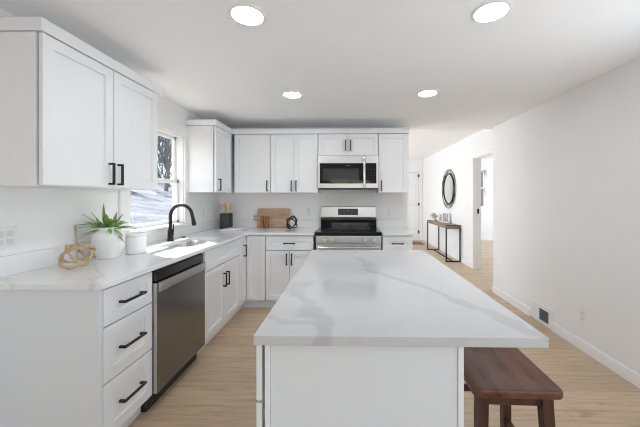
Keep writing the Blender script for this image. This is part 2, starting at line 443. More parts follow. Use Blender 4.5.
# hall end door
mb = MB().box(1.39, 2.195, HB + 0.03, HB + 0.07, 0.005, 2.115, 0.003)
for (a, c) in ((0.2, 0.95), (1.08, 1.95)):
    for (p, q) in ((1.48, 1.76), (1.83, 2.11)): mb.box(p, q, HB + 0.022, HB + 0.034, a, c, 0.006)
d1 = struct(mb.build('door_1', M['trim']))
MB().box(1.29, 1.38, HB - 0.018, HB, 0, 2.12, .003).box(2.2, 2.29, HB - 0.018, HB, 0, 2.12, .003).box(1.29, 2.29, HB - 0.018, HB, 2.12, 2.22, .003).build('door_casing', M['trim'], d1)
for z in (2.0, 1.12, 0.26):
    MB().box(2.178, 2.214, HB - 0.03, HB + 0.03, z - 0.042, z + 0.042, 0.003).build('hinge', M['black'], d1)
MB().cyl((1.46, HB + 0.03, 0.98), (1.46, HB - 0.03, 0.98), 0.012).lathe([(0, -.028), (.02, -.02), (.028, 0), (.02, .02), (0, .028)], 16, (1.46, HB - 0.05, 0.98)).build('door_knob', M['black'], d1)

# sink window
def double_hung(name, fn, u0, u1, z0, z1, zr, deep, casing=0.10, sill=True):
    """fn(u, depth, z): depth grows outwards from the inner wall face (negative = into the room)"""
    def bx(mb, ua, ub, da, db, za, zb, bev=0.0):
        p, q = fn(ua, da, za), fn(ub, db, zb)
        return mb.box(min(p[0], q[0]), max(p[0], q[0]), min(p[1], q[1]), max(p[1], q[1]), min(p[2], q[2]), max(p[2], q[2]), bev)
    mb = MB()                                           # jamb liner
    bx(mb, u0 - .001, u0 + .012, 0, deep, z0, z1); bx(mb, u1 - .012, u1 + .001, 0, deep, z0, z1)
    bx(mb, u0, u1, 0, deep, z1 - .012, z1 + .001); bx(mb, u0, u1, 0, deep, z0 - .001, z0 + .012)
    w = struct(mb.build(name, M['trim']))
    mb = MB()
    bx(mb, u0 - casing, u0 + .004, -.02, 0, z0 - 0.0, z1 + casing, .004); bx(mb, u1 - .004, u1 + casing, -.02, 0, z0, z1 + casing, .004)
    bx(mb, u0, u1, -.02, 0, z1 - .004, z1 + casing, .004)
    mb.build('window_casing', M['trim'], w)
    if sill:
        mb = MB(); bx(mb, u0 - casing - .01, u1 + casing + .01, -.04, .03, z0 - .02, z0 + .004, .004)
        mb.build('window_sill', M['trim'], w)
    for (nm, a, c, d) in (('upper_sash', zr - .02, z1 - .012, .075), ('lower_sash', z0 + .012, zr + .02, .045)):
        mb = MB(); s = .034
        bx(mb, u0 + .012, u0 + .012 + s, d, d + .03, a, c, .003); bx(mb, u1 - .012 - s, u1 - .012, d, d + .03, a, c, .003)
        bx(mb, u0 + .012, u1 - .012, d, d + .03, c - s, c, .003); bx(mb, u0 + .012, u1 - .012, d, d + .03, a, a + s, .003)
        so = mb.build(nm, M['trim'], w)
        mb = MB(); bx(mb, u0 + .04, u1 - .04, d + .012, d + .018, a + .028, c - .028)
        mb.build('pane', M['glass'], so)
    return w
double_hung('window_1', lambda u, d, z: (WL - d, u, z), 2.37, 3.18, 1.045, 2.0, 1.50, 0.12)
double_hung('window_2', lambda u, d, z: (u, HB + d, z), 3.90, 4.28, 1.0, 2.18, 1.62, 0.14, 0.06)
double_hung('added_window_hall', lambda u, d, z: (WL - d, u, z), 5.4, 7.8, 0.6, 2.0, 1.3, 0.12)  # unseen window added around the hall lamp
double_hung('added_window_right', lambda u, d, z: (WR + d, u, z), 0.0, 1.6, 0.7, 2.0, 1.35, 0.12)  # unseen window added around the right-hand lamp
# patio door behind the camera and side-room window frames
mb = MB()
for x in (-.85, .065, .98): mb.box(x, x + .07, -6.07, -6.01, 0, 2.15)
mb.box(-.85, 1.05, -6.07, -6.01, 2.08, 2.15).box(-.85, 1.05, -6.07, -6.01, 0, .25)
d3 = struct(mb.build('door_3', M['trim']))

# ------------------------------------------------------------------ cabinets
def shaker(x0, x1, z0, z1, fw=0.056, y=0.0, th=0.019, rec=0.012):
    mb = MB(); t = bmesh.new()
    def ring(i, yy): return [t.verts.new(p) for p in ((x0 + i, yy, z0 + i), (x1 - i, yy, z0 + i), (x1 - i, yy, z1 - i), (x0 + i, yy, z1 - i))]
    rs = [ring(0, y + th), ring(0, y + .0015), ring(.0015, y), ring(fw, y), ring(fw + .002, y + rec)]
    t.faces.new(rs[0])
    for A, B in zip(rs, rs[1:]):
        for j in range(4): t.faces.new((A[j], A[(j + 1) % 4], B[(j + 1) % 4], B[j]))
    t.faces.new(rs[-1][::-1])
    return mb._merge(t)


def pull(parent, x, z, L, vertical, y=0.0):
    mb = MB(); a = 0.0060; so = 0.030
    if vertical:
        mb.box(x - a, x + a, y - so - a, y - so + a, z - L / 2, z + L / 2, 0.0012)
        for s in (-1, 1): mb.box(x - a, x + a, y - so, y + .001, z + s * (L / 2 - a) - a, z + s * (L / 2 - a) + a)
    else:
        mb.box(x - L / 2, x + L / 2, y - so - a, y - so + a, z - a, z + a, 0.0012)
        for s in (-1, 1): mb.box(x + s * (L / 2 - a) - a, x + s * (L / 2 - a) + a, y - so, y + .001, z - a, z + a)
    return mb.build('handle', M['black'], parent)


def front(parent, kind, x0, x1, z0, z1, h=None, L=0.135, fw=0.056, th=0.019):
    """h: None, 'c' (centred horizontal pull) or ('v', x, z)"""
    g = 0.0026
    o = shaker(x0 + g, x1 - g, z0 + g, z1 - g, fw, th=th).build(kind, M['cab'], parent)
    if h == 'c': pull(o, (x0 + x1) / 2, (z0 + z1) / 2, L, False)
    elif h: pull(o, h[1], h[2], L, True)
    return o


def cabinet(name, label, loc, rz, W, depth, z0, z1, fronts, toe=0.0, cat='cabinet', y0=0.032, end=None, group=None, L=0.135, body=True, th=0.019):
    t = thing(name, label, cat, loc, rz, group)
    if body: MB().box(0, W, y0, depth, z0, z1, 0.001).build('body', M['cabend'] if end else M['cab'], t)
    if toe: MB().box(0.0, W, 0.075, depth, 0.0, toe).build('toe_kick', M['cab'], t)
    for f in fronts: front(t, *f, L=L, th=th)
    return t


TOE = 0.108; CT = 0.884
FX, FY = -1.205, 3.435                   # door faces of the left run and of the back run
LR = R(90)
# left run (local x runs away from the camera)
t = thing('base_cabinet', 'white base cabinet with three stacked drawers at the near end of the left counter', 'cabinet', (FX, 1.395, 0), LR)
MB().box(0.020, 0.386, 0.032, 0.60, TOE, CT, 0.001).build('body', M['cab'], t)
MB().box(0.0, 0.0195, 0.0, 0.603, 0.0, CT, 0.0015).build('end_panel', M['cabend'], t)
MB().box(0.020, 0.386, 0.075, 0.60, 0, TOE).build('toe_kick', M['cab'], t)
for (a, c) in ((0.685, 0.875), (0.401, 0.682), (0.112, 0.398)):
    front(t, 'drawer', 0.021, 0.384, a, c, 'c', L=0.165, fw=0.050 if a > .6 else 0.058)

cabinet('base_cabinet', 'white sink base cabinet with false drawer front and two doors right of the dishwasher', (FX, 2.397, 0), LR, 0.834, 0.60, TOE, CT,
        [('drawer_front', 0.042, 0.832, 0.694, 0.875, None), ('door', 0.042, 0.438, 0.112, 0.691, ('v', 0.405, 0.535)), ('door', 0.438, 0.832, 0.112, 0.691, ('v', 0.473, 0.535))], toe=TOE, body=False)
t = bpy.data.objects['base_cabinet.001']
MB().box(0, 0.834, 0.032, 0.044, TOE, CT).box(0, 0.016, 0.044, 0.60, TOE, CT).box(0.818, 0.834, 0.044, 0.60, TOE, CT).box(0.016, 0.818, 0.044, 0.60, TOE, TOE + .016).build('body', M['cab'], t)

# corner base cabinet, L-shaped, a leaf on each run
t = thing('corner_base_cabinet', 'white L-shaped corner base cabinet between the sink cabinet and back run', 'cabinet', (FX, FY, 0), 0)
MB().prism([(-0.032, -0.203), (-0.032, 0.032), (0.225, 0.032), (0.225, 0.64), (-0.60, 0.64), (-0.60, -0.203)], TOE, CT).build('body', M['cab'], t)
MB().prism([(-0.075, -0.203), (-0.075, 0.075), (0.225, 0.075), (0.225, 0.64), (-0.60, 0.64), (-0.60, -0.203)], 0, TOE).build('toe_kick', M['cab'], t)
lf = shaker(0.003, 0.199, 0.112, 0.875, 0.05).build('door', M['cab'], t, (0, -0.203, 0), LR)
pull(lf, 0.118, 0.716, 0.135, True)
shaker(0.004, 0.222, 0.112, 0.875, 0.05).build('door', M['cab'], t)

cabinet('base_cabinet', 'white base cabinet with one drawer over two doors left of the range', (-0.978, FY, 0), 0, 0.570, 0.64, TOE, CT,
        [('drawer', 0.002, 0.568, 0.704, 0.875, 'c'), ('door', 0.002, 0.285, 0.112, 0.701, ('v', 0.255, 0.60)), ('door', 0.285, 0.568, 0.112, 0.701, ('v', 0.315, 0.60))], toe=TOE)
cabinet('base_cabinet', 'narrow white base cabinet right of the range at the end of the counter', (0.404, FY, 0), 0, 0.354, 0.64, TOE, CT,
        [('drawer', 0.002, 0.352, 0.704, 0.875, 'c'), ('door', 0.002, 0.352, 0.112, 0.701, ('v', 0.04, 0.60))], toe=TOE)

# wall cabinets
UB, UT = 1.388, 2.130
UX, UY = -1.475, 3.680
t = cabinet('wall_cabinet', 'white two-door wall cabinet on the left wall nearest the camera, before the window', (UX, 1.380, 0), LR, 0.862, 0.332, UB, UT,
            [('door', 0.003, 0.432, UB, UT, ('v', 0.398, 1.475)), ('door', 0.432, 0.859, UB, UT, ('v', 0.466, 1.475))])
MB().prism([(-0.004, -0.004), (0.915, -0.004), (0.915, 0.332), (-0.004, 0.332)], UT + 0.004, 2.199, bev=0.003).build('crown_moulding', M['cab'], t)
t = cabinet('wall_cabinet', 'white corner wall cabinet right of the window with plain end panel and narrow door', (UX, 3.232, 0), LR, 0.842, 0.332, UB, UT,
            [('door', 0.003, 0.440, UB, UT, ('v', 0.060, 1.475))])
cabinet('wall_cabinet', 'white single wide-door wall cabinet on the back wall beside the corner', (-1.444, UY, 0), 0, 0.456, 0.396, UB, UT,
        [('door', 0.0, 0.456, UB, UT, ('v', 0.422, 1.475))])
cabinet('wall_cabinet', 'white two-door wall cabinet above the wooden cutting board, left of microwave', (-0.986, UY, 0), 0, 0.605, 0.396, UB, UT,
        [('door', 0.002, 0.302, UB, UT, ('v', 0.272, 1.475)), ('door', 0.302, 0.603, UB, UT, ('v', 0.332, 1.475))])
cabinet('wall_cabinet', 'short white two-door wall cabinet directly above the microwave', (-0.379, UY, 0), 0, 0.757, 0.396, 1.858, UT,
        [('door', 0.002, 0.378, 1.858, UT, ('v', 0.348, 1.985)), ('door', 0.378, 0.755, 1.858, UT, ('v', 0.410, 1.985))])
cabinet('wall_cabinet', 'white single-door wall cabinet right of the microwave at the end of the row', (0.380, UY, 0), 0, 0.382, 0.396, UB, UT,
        [('door', 0.002, 0.380, UB, UT, ('v', 0.038, 1.475))])
tag(MB().prism([(WL + .004, 3.225), (UX + 0.004, 3.225), (UX + 0.004, UY - 0.006), (0.772, UY - 0.006), (0.772, 4.076), (WL + .004, 4.076)], UT + 0.004, 2.199, bev=0.003).build('crown_moulding', M['cab']),
    'long white crown moulding across the tops of the corner and back wall cabinets', 'moulding')

# ------------------------------------------------------------------ worktops
def slab(outer, hole, z0, z1):
    mb = MB(); t = bmesh.new()
    loops = [outer] + ([hole] if hole else [])
    for lp in loops:
        vs = [t.verts.new((x, y, z0)) for x, y in lp]
        for i in range(len(vs)): t.edges.new((vs[i], vs[(i + 1) % len(vs)]))
    bmesh.ops.triangle_fill(t, use_beauty=True, edges=t.edges[:])
    r = bmesh.ops.extrude_face_region(t, geom=t.faces[:])
    for v in r['geom']:
        if isinstance(v, bmesh.types.BMVert): v.co.z = z1
    bmesh.ops.dissolve_limit(t, angle_limit=0.01, verts=t.verts[:], edges=t.edges[:])
    bmesh.ops.recalc_face_normals(t, faces=t.faces)
    bmesh.ops.bevel(t, geom=[e for e in t.edges if len(e.link_faces) == 2 and e.calc_face_angle(0) > 0.9], offset=0.0025, segments=2, profile=.5, affect='EDGES')
    return mb._merge(t)


def rrect(x0, x1, y0, y1, r, n=6):
    out = []
    for (cx, cy, a) in ((x1 - r, y1 - r, 0), (x0 + r, y1 - r, 90), (x0 + r, y0 + r, 180), (x1 - r, y0 + r, 270)):
        for i in range(n + 1):
            q = R(a + 90 * i / n); out.append((cx + r * math.cos(q), cy + r * math.sin(q)))
    return out


CX, CY = -1.180, 3.410
SINK = (-1.625, -1.315, 2.425, 3.015)
tag(slab([(WL + .003, 1.372), (CX, 1.372), (CX, CY), (-0.396, CY), (-0.396, WB - .003), (WL + .003, WB - .003)], rrect(*SINK, 0.07), 0.885, 0.915).build('countertop', M['quartz'], sharp=50),
    'white veined L-shaped countertop with undermount sink along the left and back walls', 'countertop')
tag(slab([(0.402, CY), (0.768, CY), (0.768, WB - .003), (0.402, WB - .003)], None, 0.885, 0.915).build('countertop', M['quartz'], sharp=50),
    'short white countertop right of the range', 'countertop')
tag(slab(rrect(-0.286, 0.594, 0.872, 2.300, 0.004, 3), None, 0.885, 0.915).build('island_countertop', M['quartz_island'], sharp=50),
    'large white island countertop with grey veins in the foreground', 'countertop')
tag(MB().prism([(WL + .002, 1.372), (WL + .014, 1.372), (WL + .014, WB - .014), (-0.396, WB - .014), (-0.396, WB - .002), (WL + .002, WB - .002)], 0.9155, 1.022, bev=0.001).build('backsplash', M['quartz']),
    'low white quartz backsplash strip behind the sink and along the back-left wall', 'backsplash')
tag(MB().box(0.402, 0.768, WB - .014, WB - .002, 0.9155, 1.022, 0.001).build('backsplash', M['quartz']),
    'low white backsplash strip right of the range', 'backsplash')

# island base
t = thing('island_cabinet', 'white island base cabinet with plain end panel under the large countertop', 'cabinet', (-0.284, 2.265, 0), R(-90))
W = 2.265 - 0.892
MB().box(0, W - 0.014, 0.029, 0.634, TOE, CT, 0.001).build('body', M['cab'], t)
MB().box(0.01, W - 0.03, 0.085, 0.62, 0, TOE).build('toe_kick', M['cab'], t)
MB().box(W - 0.0138, W, 0.046, 0.616, 0.0, CT, 0.001).build('end_panel', M['cabend'], t)
MB().box(W - 0.0138, W + 0.004, 0.029, 0.0455, 0.0, CT, 0.0015).build('corner_post', M['cab'], t)
MB().box(W - 0.0138, W + 0.004, 0.6165, 0.634, 0.0, CT, 0.0015).build('corner_post', M['cab'], t)
for k in range(3):
    a, c = W * k / 3 + 0.003, W * (k + 1) / 3 - 0.003
    front(t, 'drawer', a, c, 0.700, 0.878, 'c', th=0.018)
    front(t, 'door', a, c, 0.112, 0.696, ('v', a + 0.035, 0.60), th=0.018)

# ------------------------------------------------------------------ dishwasher
t = thing('dishwasher', 'dark stainless dishwasher with bar handle between the drawers and sink cabinet', 'dishwasher', (FX + 0.024, 1.787, 0), LR)
W = 0.604
MB().box(0.004, W - .004, 0.05, 0.60, 0.10, 0.878).build('body', M['blackplastic'], t)
d = MB().box(0.0, W, 0.0, 0.048, 0.115, 0.800, 0.004, 2).build('door', M['steeldark'], t)
MB().box(0.012, W - .012, -0.012, 0.004, 0.742, 0.798, 0.005, 2).hexa([(.012, -.012, .742), (W - .012, -.012, .742), (W - .012, .002, .735), (.012, .002, .735)], [(.012, -.012, .75), (W - .012, -.012, .75), (W - .012, .002, .75), (.012, .002, .75)]).build('handle', M['steel'], d)
MB().box(-0.003, 0.0, 0.002, 0.046, 0.117, 0.798).build('door_edge', M['steel'], d)
MB().box(0.0, W, 0.014, 0.048, 0.804, 0.868, 0.003).build('control_panel', M['panel'], t)
MB().box(0.02, W - .02, 0.022, 0.046, 0.868, 0.877).build('control_strip', M['blackplastic'], t)
MB().box(0.0, W, 0.070, 0.12, 0.0, 0.10).build('toe_kick', M['blackplastic'], t)

# ------------------------------------------------------------------ range
t = thing('range', 'stainless freestanding electric range with black glass cooktop on back wall', 'stove', (0.004, 3.395, 0), 0)
hw = 0.380
MB().box(-hw, hw, 0.03, 0.66, 0.03, 0.905).build('body', M['steel'], t)
MB().box(-hw + .02, hw - .02, 0.06, 0.6, 0.0, 0.03).build('toe_kick', M['blackplastic'], t)
MB().box(-hw - .003, hw + .003, 0.0, 0.615, 0.9055, 0.928, 0.004, 2).box(-hw - .003, hw + .003, -0.004, 0.02, 0.884, 0.92, 0.004, 2).build('cooktop', M['blackglass'], t)
for (x, y, r) in ((-0.19, 0.17, 0.105), (0.19, 0.17, 0.085), (-0.19, 0.44, 0.075), (0.19, 0.44, 0.105)):
    MB().tube(circle((x, y, 0.9285), r), 0.0012, 6, True).build('burner_ring', M['mark'], t)
p = MB().box(-hw, hw, -0.006, 0.03, 0.797, 0.883, 0.004, 2).build('control_panel', M['steel'], t)
for x in (-0.272, -0.200, 0.195, 0.292):
    MB().lathe([(0, -0.03), (0.016, -0.03), (0.019, -0.026), (0.022, 0.0), (0, 0)], 24).build('knob', M['knob'], p, (x, -0.006, 0.84)).rotation_euler = (R(-90), 0, 0)
d = MB().box(-hw + .002, hw - .002, -0.004, 0.029, 0.235, 0.786, 0.004, 2).build('oven_door', M['steel'], t)
MB().box(-hw + .05, hw - .05, -0.006, 0.0, 0.33, 0.70, 0.003).build('oven_window', M['blackglass'], d)
h = MB().tube([(-hw + .03, -.048, .752), (hw - .03, -.048, .752)], 0.0135, 14)
for x in (-0.32, 0.32): h.box(x - .012, x + .012, -.048, -.002, .742, .762, .003)
h.build('handle', M['chrome'], d)
MB().box(-hw + .002, hw - .002, -0.004, 0.029, 0.04, 0.228, 0.004, 2).build('storage_drawer', M['steel'], t)
bg = MB().box(-hw, hw, 0.615, 0.672, 1.050, 1.205, 0.010, 3).build('backguard', M['steel'], t)
MB().box(-hw, hw, 0.622, 0.672, 0.9055, 1.0495, 0.003).build('backguard_riser', M['blackglass'], t)
MB().box(-hw, hw, 0.612, 0.622, 1.022, 1.048, 0.002).build('vent_trim', M['blackplastic'], t)
dp = MB().box(-0.142, 0.132, 0.611, 0.6155, 1.088, 1.176, 0.0012).build('display', M['blackglass'], bg)
for i in range(5):
    for j in range(2):
        if i != 2: MB().box(-0.12 + i * 0.052, -0.10 + i * 0.052, 0.6102, 0.6112, 1.108 + j * 0.032, 1.113 + j * 0.032).build('key', M['mark'], dp)
MB().box(-0.028, 0.02, 0.6102, 0.6112, 1.135, 1.155).build('clock', M['mark'], dp)

# ------------------------------------------------------------------ microwave
t = thing('microwave', 'stainless over-the-range microwave with black glass front above the stove', 'microwave', (0.0, 3.612, 1.432), 0)
hw = 0.376
MB().box(-hw, hw, 0.03, 0.39, 0.012, 0.418).build('body', M['steel'], t)
MB().box(-hw + .004, hw - .004, 0.012, 0.38, 0.0, 0.012).build('vent_base', M['blackplastic'], t)
d = MB().box(-hw, 0.212, 0.0, 0.03, 0.013, 0.418, 0.003).build('door', M['steel'], t)
MB().box(-hw + .026, 0.208, -0.003, 0.002, 0.070, 0.322, 0.002).build('door_glass', M['blackglass'], d)
MB().box(-hw + .062, 0.130, -0.0045, -0.002, 0.098, 0.255, 0.001).build('door_window', M['ovenglass'], d)
MB().box(-0.022, 0.030, -0.0045, -0.002, 0.288, 0.298).build('badge', M['mark'], d)
MB().box(0.214, hw, 0.0, 0.03, 0.013, 0.418, 0.003).build('control_side', M['steel'], t)
k = MB().box(0.218, hw - .026, -0.003, 0.002, 0.070, 0.322, 0.002).build('keypad', M['blackglass'], t)
for i in range(3):
    for j in range(5): MB().box(0.243 + i * .035, 0.258 + i * .035, -0.0042, -0.0028, 0.10 + j * .036, 0.104 + j * .036).build('key', M['mark'], k)
mb = MB().tube([(0.196, -.034, .03), (0.196, -.046, .10), (0.196, -.050, .21), (0.196, -.046, .32), (0.196, -.034, .385)], 0.0125, 14)
mb.cyl((0.196, -.04, .05), (0.196, .002, .05), .009).cyl((0.196, -.04, .365), (0.196, .002, .365), .009)
mb.build('handle', M['chrome'], d)

# ------------------------------------------------------------------ sink and faucet
t = thing('kitchen_sink', 'stainless undermount sink basin below the window', 'sink', ((SINK[0] + SINK[1]) / 2, (SINK[2] + SINK[3]) / 2, 0.70), 0)
sx, sy = (SINK[1] - SINK[0]) / 2 + .004, (SINK[3] - SINK[2]) / 2 + .004
tb = bmesh.new(); rings = []
for (ins, z, r) in ((-0.02, 0.1845, .09), (0, 0.1845, .074), (0.002, 0.16, .074), (0.012, 0.03, .066), (0.03, 0.008, .05), (0.06, 0.002, .03)):
    rings.append([tb.verts.new((x, y, z)) for x, y in rrect(-sx + ins, sx - ins, -sy + ins, sy - ins, r)])
for A, B in zip(rings, rings[1:]):
    for j in range(len(A)): tb.faces.new((A[j], A[(j + 1) % len(A)], B[(j + 1) % len(A)], B[j]))
tb.faces.new(rings[-1])
rb = [tb.verts.new((v.co.x * 1.01, v.co.y * 1.01, v.co.z - 0.004)) for v in rings[-1]]
MB()._merge(tb).build('basin', M['chrome'], t)
MB().lathe([(0, .006), (.03, .006), (.042, .010), (.045, .004), (.045, .001)], 24).build('drain', M['chrome'], t)

t = thing('faucet', 'black gooseneck pull-down kitchen faucet behind the sink', 'faucet', (-1.700, 2.765, 0.9155), 0)
MB().lathe([(0, 0), (.030, 0), (.030, .006), (.026, .012), (.024, .09), (.026, .098), (.020, .112), (0, .112)], 24).build('body', M['black'], t)
pts = [(0, 0, .10), (0, 0, .17), (0, 0, .235)]
for i in range(1, 13):
    a = R(180 - 168 * i / 12); pts.append((0.105 + 0.105 * math.cos(a), -0.0, 0.235 + 0.108 * math.sin(a)))
pts.append((pts[-1][0] + .012, 0, pts[-1][2] - .05))
MB().tube(pts, 0.0155, 14).build('spout', M['black'], t)
e = Vector(pts[-1]); MB().tube([e + Vector((-.004, 0, .018)), e + Vector((0, 0, 0)), e + Vector((.008, 0, -.045)), e + Vector((.010, 0, -.062))], [.015, .017, .020, .016], 16).build('spray_head', M['black'], t)
MB().cyl((0, 0, .062), (.034, -.02, .062), .013).tube([(.034, -.02, .062), (.044, -.026, .10), (.046, -.028, .165)], [.008, .006, .005], 10).build('lever', M['black'], t)
tag(MB().lathe([(0, .010), (.018, .010), (.022, .006), (.022, 0), (0, 0)], 24).build('hole_cover', M['black'], loc=(-1.695, 2.985, 0.9155)),
    'small round black hole cover on the counter right of the faucet', 'sink cover')

# ------------------------------------------------------------------ things on the left counter
def rope_ring(mb, c, r, rot, strand=0.0055, turns=22, sq=1.0):
    m = Euler(rot).to_matrix(); c = Vector(c)
    for ph in (0, math.pi):
        pts = []
        for i in range(160):
            a = 2 * math.pi * i / 160; q = a * turns + ph
            rr = r + strand * 0.9 * math.cos(q)
            pts.append(c + m @ Vector((rr * math.cos(a), rr * sq * math.sin(a), strand * 0.9 * math.sin(q))))
        mb.tube(pts, strand, 7, True)
t = thing('orb_ornament', 'gold rope knot ornament of three crossing rings, on the counter beside the white vase', 'ornament', (-1.600, 1.695, 0.9155), 0)
vw = Vector((-.68, .73, 0)); rt = Vector((.73, .68, 0)); up = Vector((0, 0, 1))
for (a_, b_, c_, r) in (((rt * .84 + up * .54), (up * .50 - rt * .32 + vw * .80), (-.004, 0, .066), .080), ((rt * .95 + up * .30), (up * .62 - rt * .20 - vw * .76), (.006, .006, .078), .074), ((rt * .62 - up * .78), (vw * .97 + rt * .19 + up * .15), (.002, 0, .076), .073)):
    a_ = a_.normalized(); b_ = (b_ - a_ * b_.dot(a_)).normalized(); n_ = a_.cross(b_)
    c_ = Vector(c_); c_.z = max(c_.z, 0.011 + r * math.hypot(a_.z, b_.z))
    mb = MB()
    for ph in (0, math.pi):
        mb.tube([c_ + (a_ * math.cos(q) + b_ * math.sin(q)) * (r + .0050 * math.cos(q * 3 + ph)) + n_ * .0050 * math.sin(q * 3 + ph) for q in [2 * math.pi * k / 120 for k in range(120)]],   .0045, 8, True)
    mb.build('ring', M['gold'], t)

t = thing('vase', 'white ceramic vase holding a spiky green plant on the left counter', 'vase', (-1.652, 1.985, 0.9155), 0)
MB().lathe([(0, 0), (.058, 0), (.064, .005), (.077, .045), (.089, .095), (.093, .130), (.089, .160), (.074, .184), (.060, .192), (.057, .202), (.060, .210), (.055, .212), (.051, .202), (.051, .190), (.08, .150), (.084, .12), (.055, .02), (0, .015)], 48).build('pot', M['ceramic'], t)
for a_ in (R(-35), R(145)):
    MB().tube([(math.cos(a_) * r_, math.sin(a_) * r_, z_) for r_, z_ in ((.060, .203), (.076, .203), (.086, .192), (.087, .176), (.080, .168))], .0065, 10).build('handle', M['ceramic'], t)
pl = thing('spiky_plant', 'spiky green plant with grey-tipped leaves growing in the white vase', 'plant', (-1.652, 1.985, 1.075), 0)
def leaf(mb, az, el, L, w, droop, z0=0.03):
    pts = []; d = Vector((math.cos(az) * math.cos(el), math.sin(az) * math.cos(el), math.sin(el)))
    n = 9; t_ = bmesh.new(); side = Vector((-math.sin(az), math.cos(az), 0)); prev = None
    for i in range(n + 1):
        s = i / n
        p = Vector((0, 0, z0)) + d * L * s + Vector((0, 0, -droop * s * s)) + Vector((math.cos(az), math.sin(az), 0)) * 0.012
        ww = 1.5 * w * (0.55 + 0.9 * s) * (1 - s ** 3) + 0.0006
        up = side.cross(d).normalized() * -1
        up = d.cross(side).normalized() * -1
        q = [t_.verts.new(p + side * ww + up * ww * .35), t_.verts.new(p + up * .0012), t_.verts.new(p - side * ww + up * ww * .35), t_.verts.new(p - up * .0016)]
        if prev:
            for j in range(4): t_.faces.new((prev[j], prev[(j + 1) % 4], q[(j + 1) % 4], q[j]))
        else: t_.faces.new(q)
        prev = q
    t_.faces.new(prev[::-1]); mb._merge(t_)
g1, g2 = MB(), MB()
for (az, el, L, w, dr_) in ((-170, 40, .18, .010, .06), (-150, 28, .175, .010, .06), (-135, 62, .17, .010, .02), (-100, 82, .165, .011, 0), (-60, 66, .15, .010, .02), (-30, 48, .16, .011, .04),
                            (0, 40, .17, .012, .055), (20, 30, .175, .011, .075), (-80, 50, .12, .010, .05), (-15, 15, .13, .009, .075), (60, 60, .15, .010, .02), (100, 55, .14, .010, .03), (150, 62, .15, .010, .03), (-45, 25, .13, .010, .07), (-120, 20, .14, .009, .07)):
    leaf(g1, R(az), R(el), L, w, dr_)
for (az, el, L, w, dr_) in ((-105, 84, .185, .008, 0), (-158, 12, .15, .009, .09), (12, 24, .20, .010, .085), (-140, 50, .19, .007, .03), (-20, 62, .17, .007, .02), (-10, 5, .12, .008, .10)):
    leaf(g2, R(az), R(el), L, w, dr_)
lr = random.Random(11)
for k in range(12): leaf(g1, R(-175 + k * 32 + lr.uniform(-9, 9)), R(lr.uniform(18, 58)), lr.uniform(.12, .165), .010, lr.uniform(.03, .07))
g1.build('leaves', M['leaf'], pl); g2.build('pale_leaves', M['leaftip'], pl)

t = thing('canister', 'white ceramic canister with flat lid right of the vase', 'canister', (-1.580, 2.150, 0.9155), 0)
MB().lathe([(0, 0), (.060, 0), (.065, .004), (.066, .128), (.064, .1305), (0, .1305)], 48).build('body', M['ceramic'], t)
MB().lathe([(0, .133), (.0645, .133), (.0665, .136), (.0665, .146), (.063, .150), (0, .150)], 48).build('lid', M['ceramic'], t)

t = thing('picture_frame', 'thin empty brass wire frame leaning on the wall behind the white vase', 'frame', (WL + 0.035, 1.99, 0.9155), 0)
rot = Matrix.Rotation(R(-4), 4, 'Y')
mb = MB()
for a in ((-.004, .004, -.105, -.099, 0, .235), (-.004, .004, .099, .105, 0, .235), (-.004, .004, -.105, .105, .229, .235), (-.004, .004, -.105, .105, 0, .006)): mb.box(*a, 0.001, mat=rot)
mb.build('rim', M['brass'], t)

# ------------------------------------------------------------------ things on the back counter
t = thing('utensil_crock', 'charcoal ribbed crock holding wooden utensils in the counter corner', 'crock', (-1.630, 3.880, 0.9155), 0)
prof = [(0, 0), (.078, 0)]
for i in range(24):
    z = .006 + .192 * i / 23; prof.append((.081 + (.0012 if i % 2 else 0), z))
prof += [(.079, .203), (.074, .203), (.074, .02), (0, .02)]
MB().lathe(prof, 40).build('pot', M['crock'], t)
us = ['wooden utensil standing leftmost in the charcoal crock', 'wooden spoon standing second from left in the crock', 'wooden utensil standing at the middle of the charcoal crock', 'wooden spoon standing rightmost in the charcoal crock']
for i, (dx, dy, tx, ty, L) in enumerate(((-.045, -.01, -.13, 0, .305), (-.015, .015, -.04, .04, .32), (.016, -.015, .05, -.03, .315), (.044, .01, .13, .02, .30))):
    d = Vector((tx, ty, 1)).normalized(); p0 = Vector((dx * .6, dy, 0.0))
    P = [p0 + d * (L * s) for s in (0, .5, .72, .8, .88, .96, 1.0)]
    tag(MB().tube(P, [.008, .008, .010, .021, .027, .023, .010], 12, flat=(0.55, 1) if i % 2 else (1, .7)).build('wooden_utensil', M['utensil'], loc=(-1.630, 3.880, 0.9385)),
        us[i], 'utensil', 'wooden utensils in the crock')

# open book
t = thing('open_book', 'open white book lying flat on the counter corner in front of the crock', 'book', (-1.455, 3.690, 0.9155), R(12))
MB().box(-.17, .17, -.115, .115, 0, .004, .001).build('cover', M['cover'], t)
mb = MB()
for s in (-1, 1):
    poly = [(0, .0042)] + [(s * .163 * k / 10, .006 + .016 * math.sin(math.pi * min(1, (k + .6) / 10.6) ** .6)) for k in range(11)] + [(s * .163, .0042)]
    mb.prism(poly, -.11, .11, lambda u, v, h: (u, h, v))
mb.build('pages', M['paper'], t)

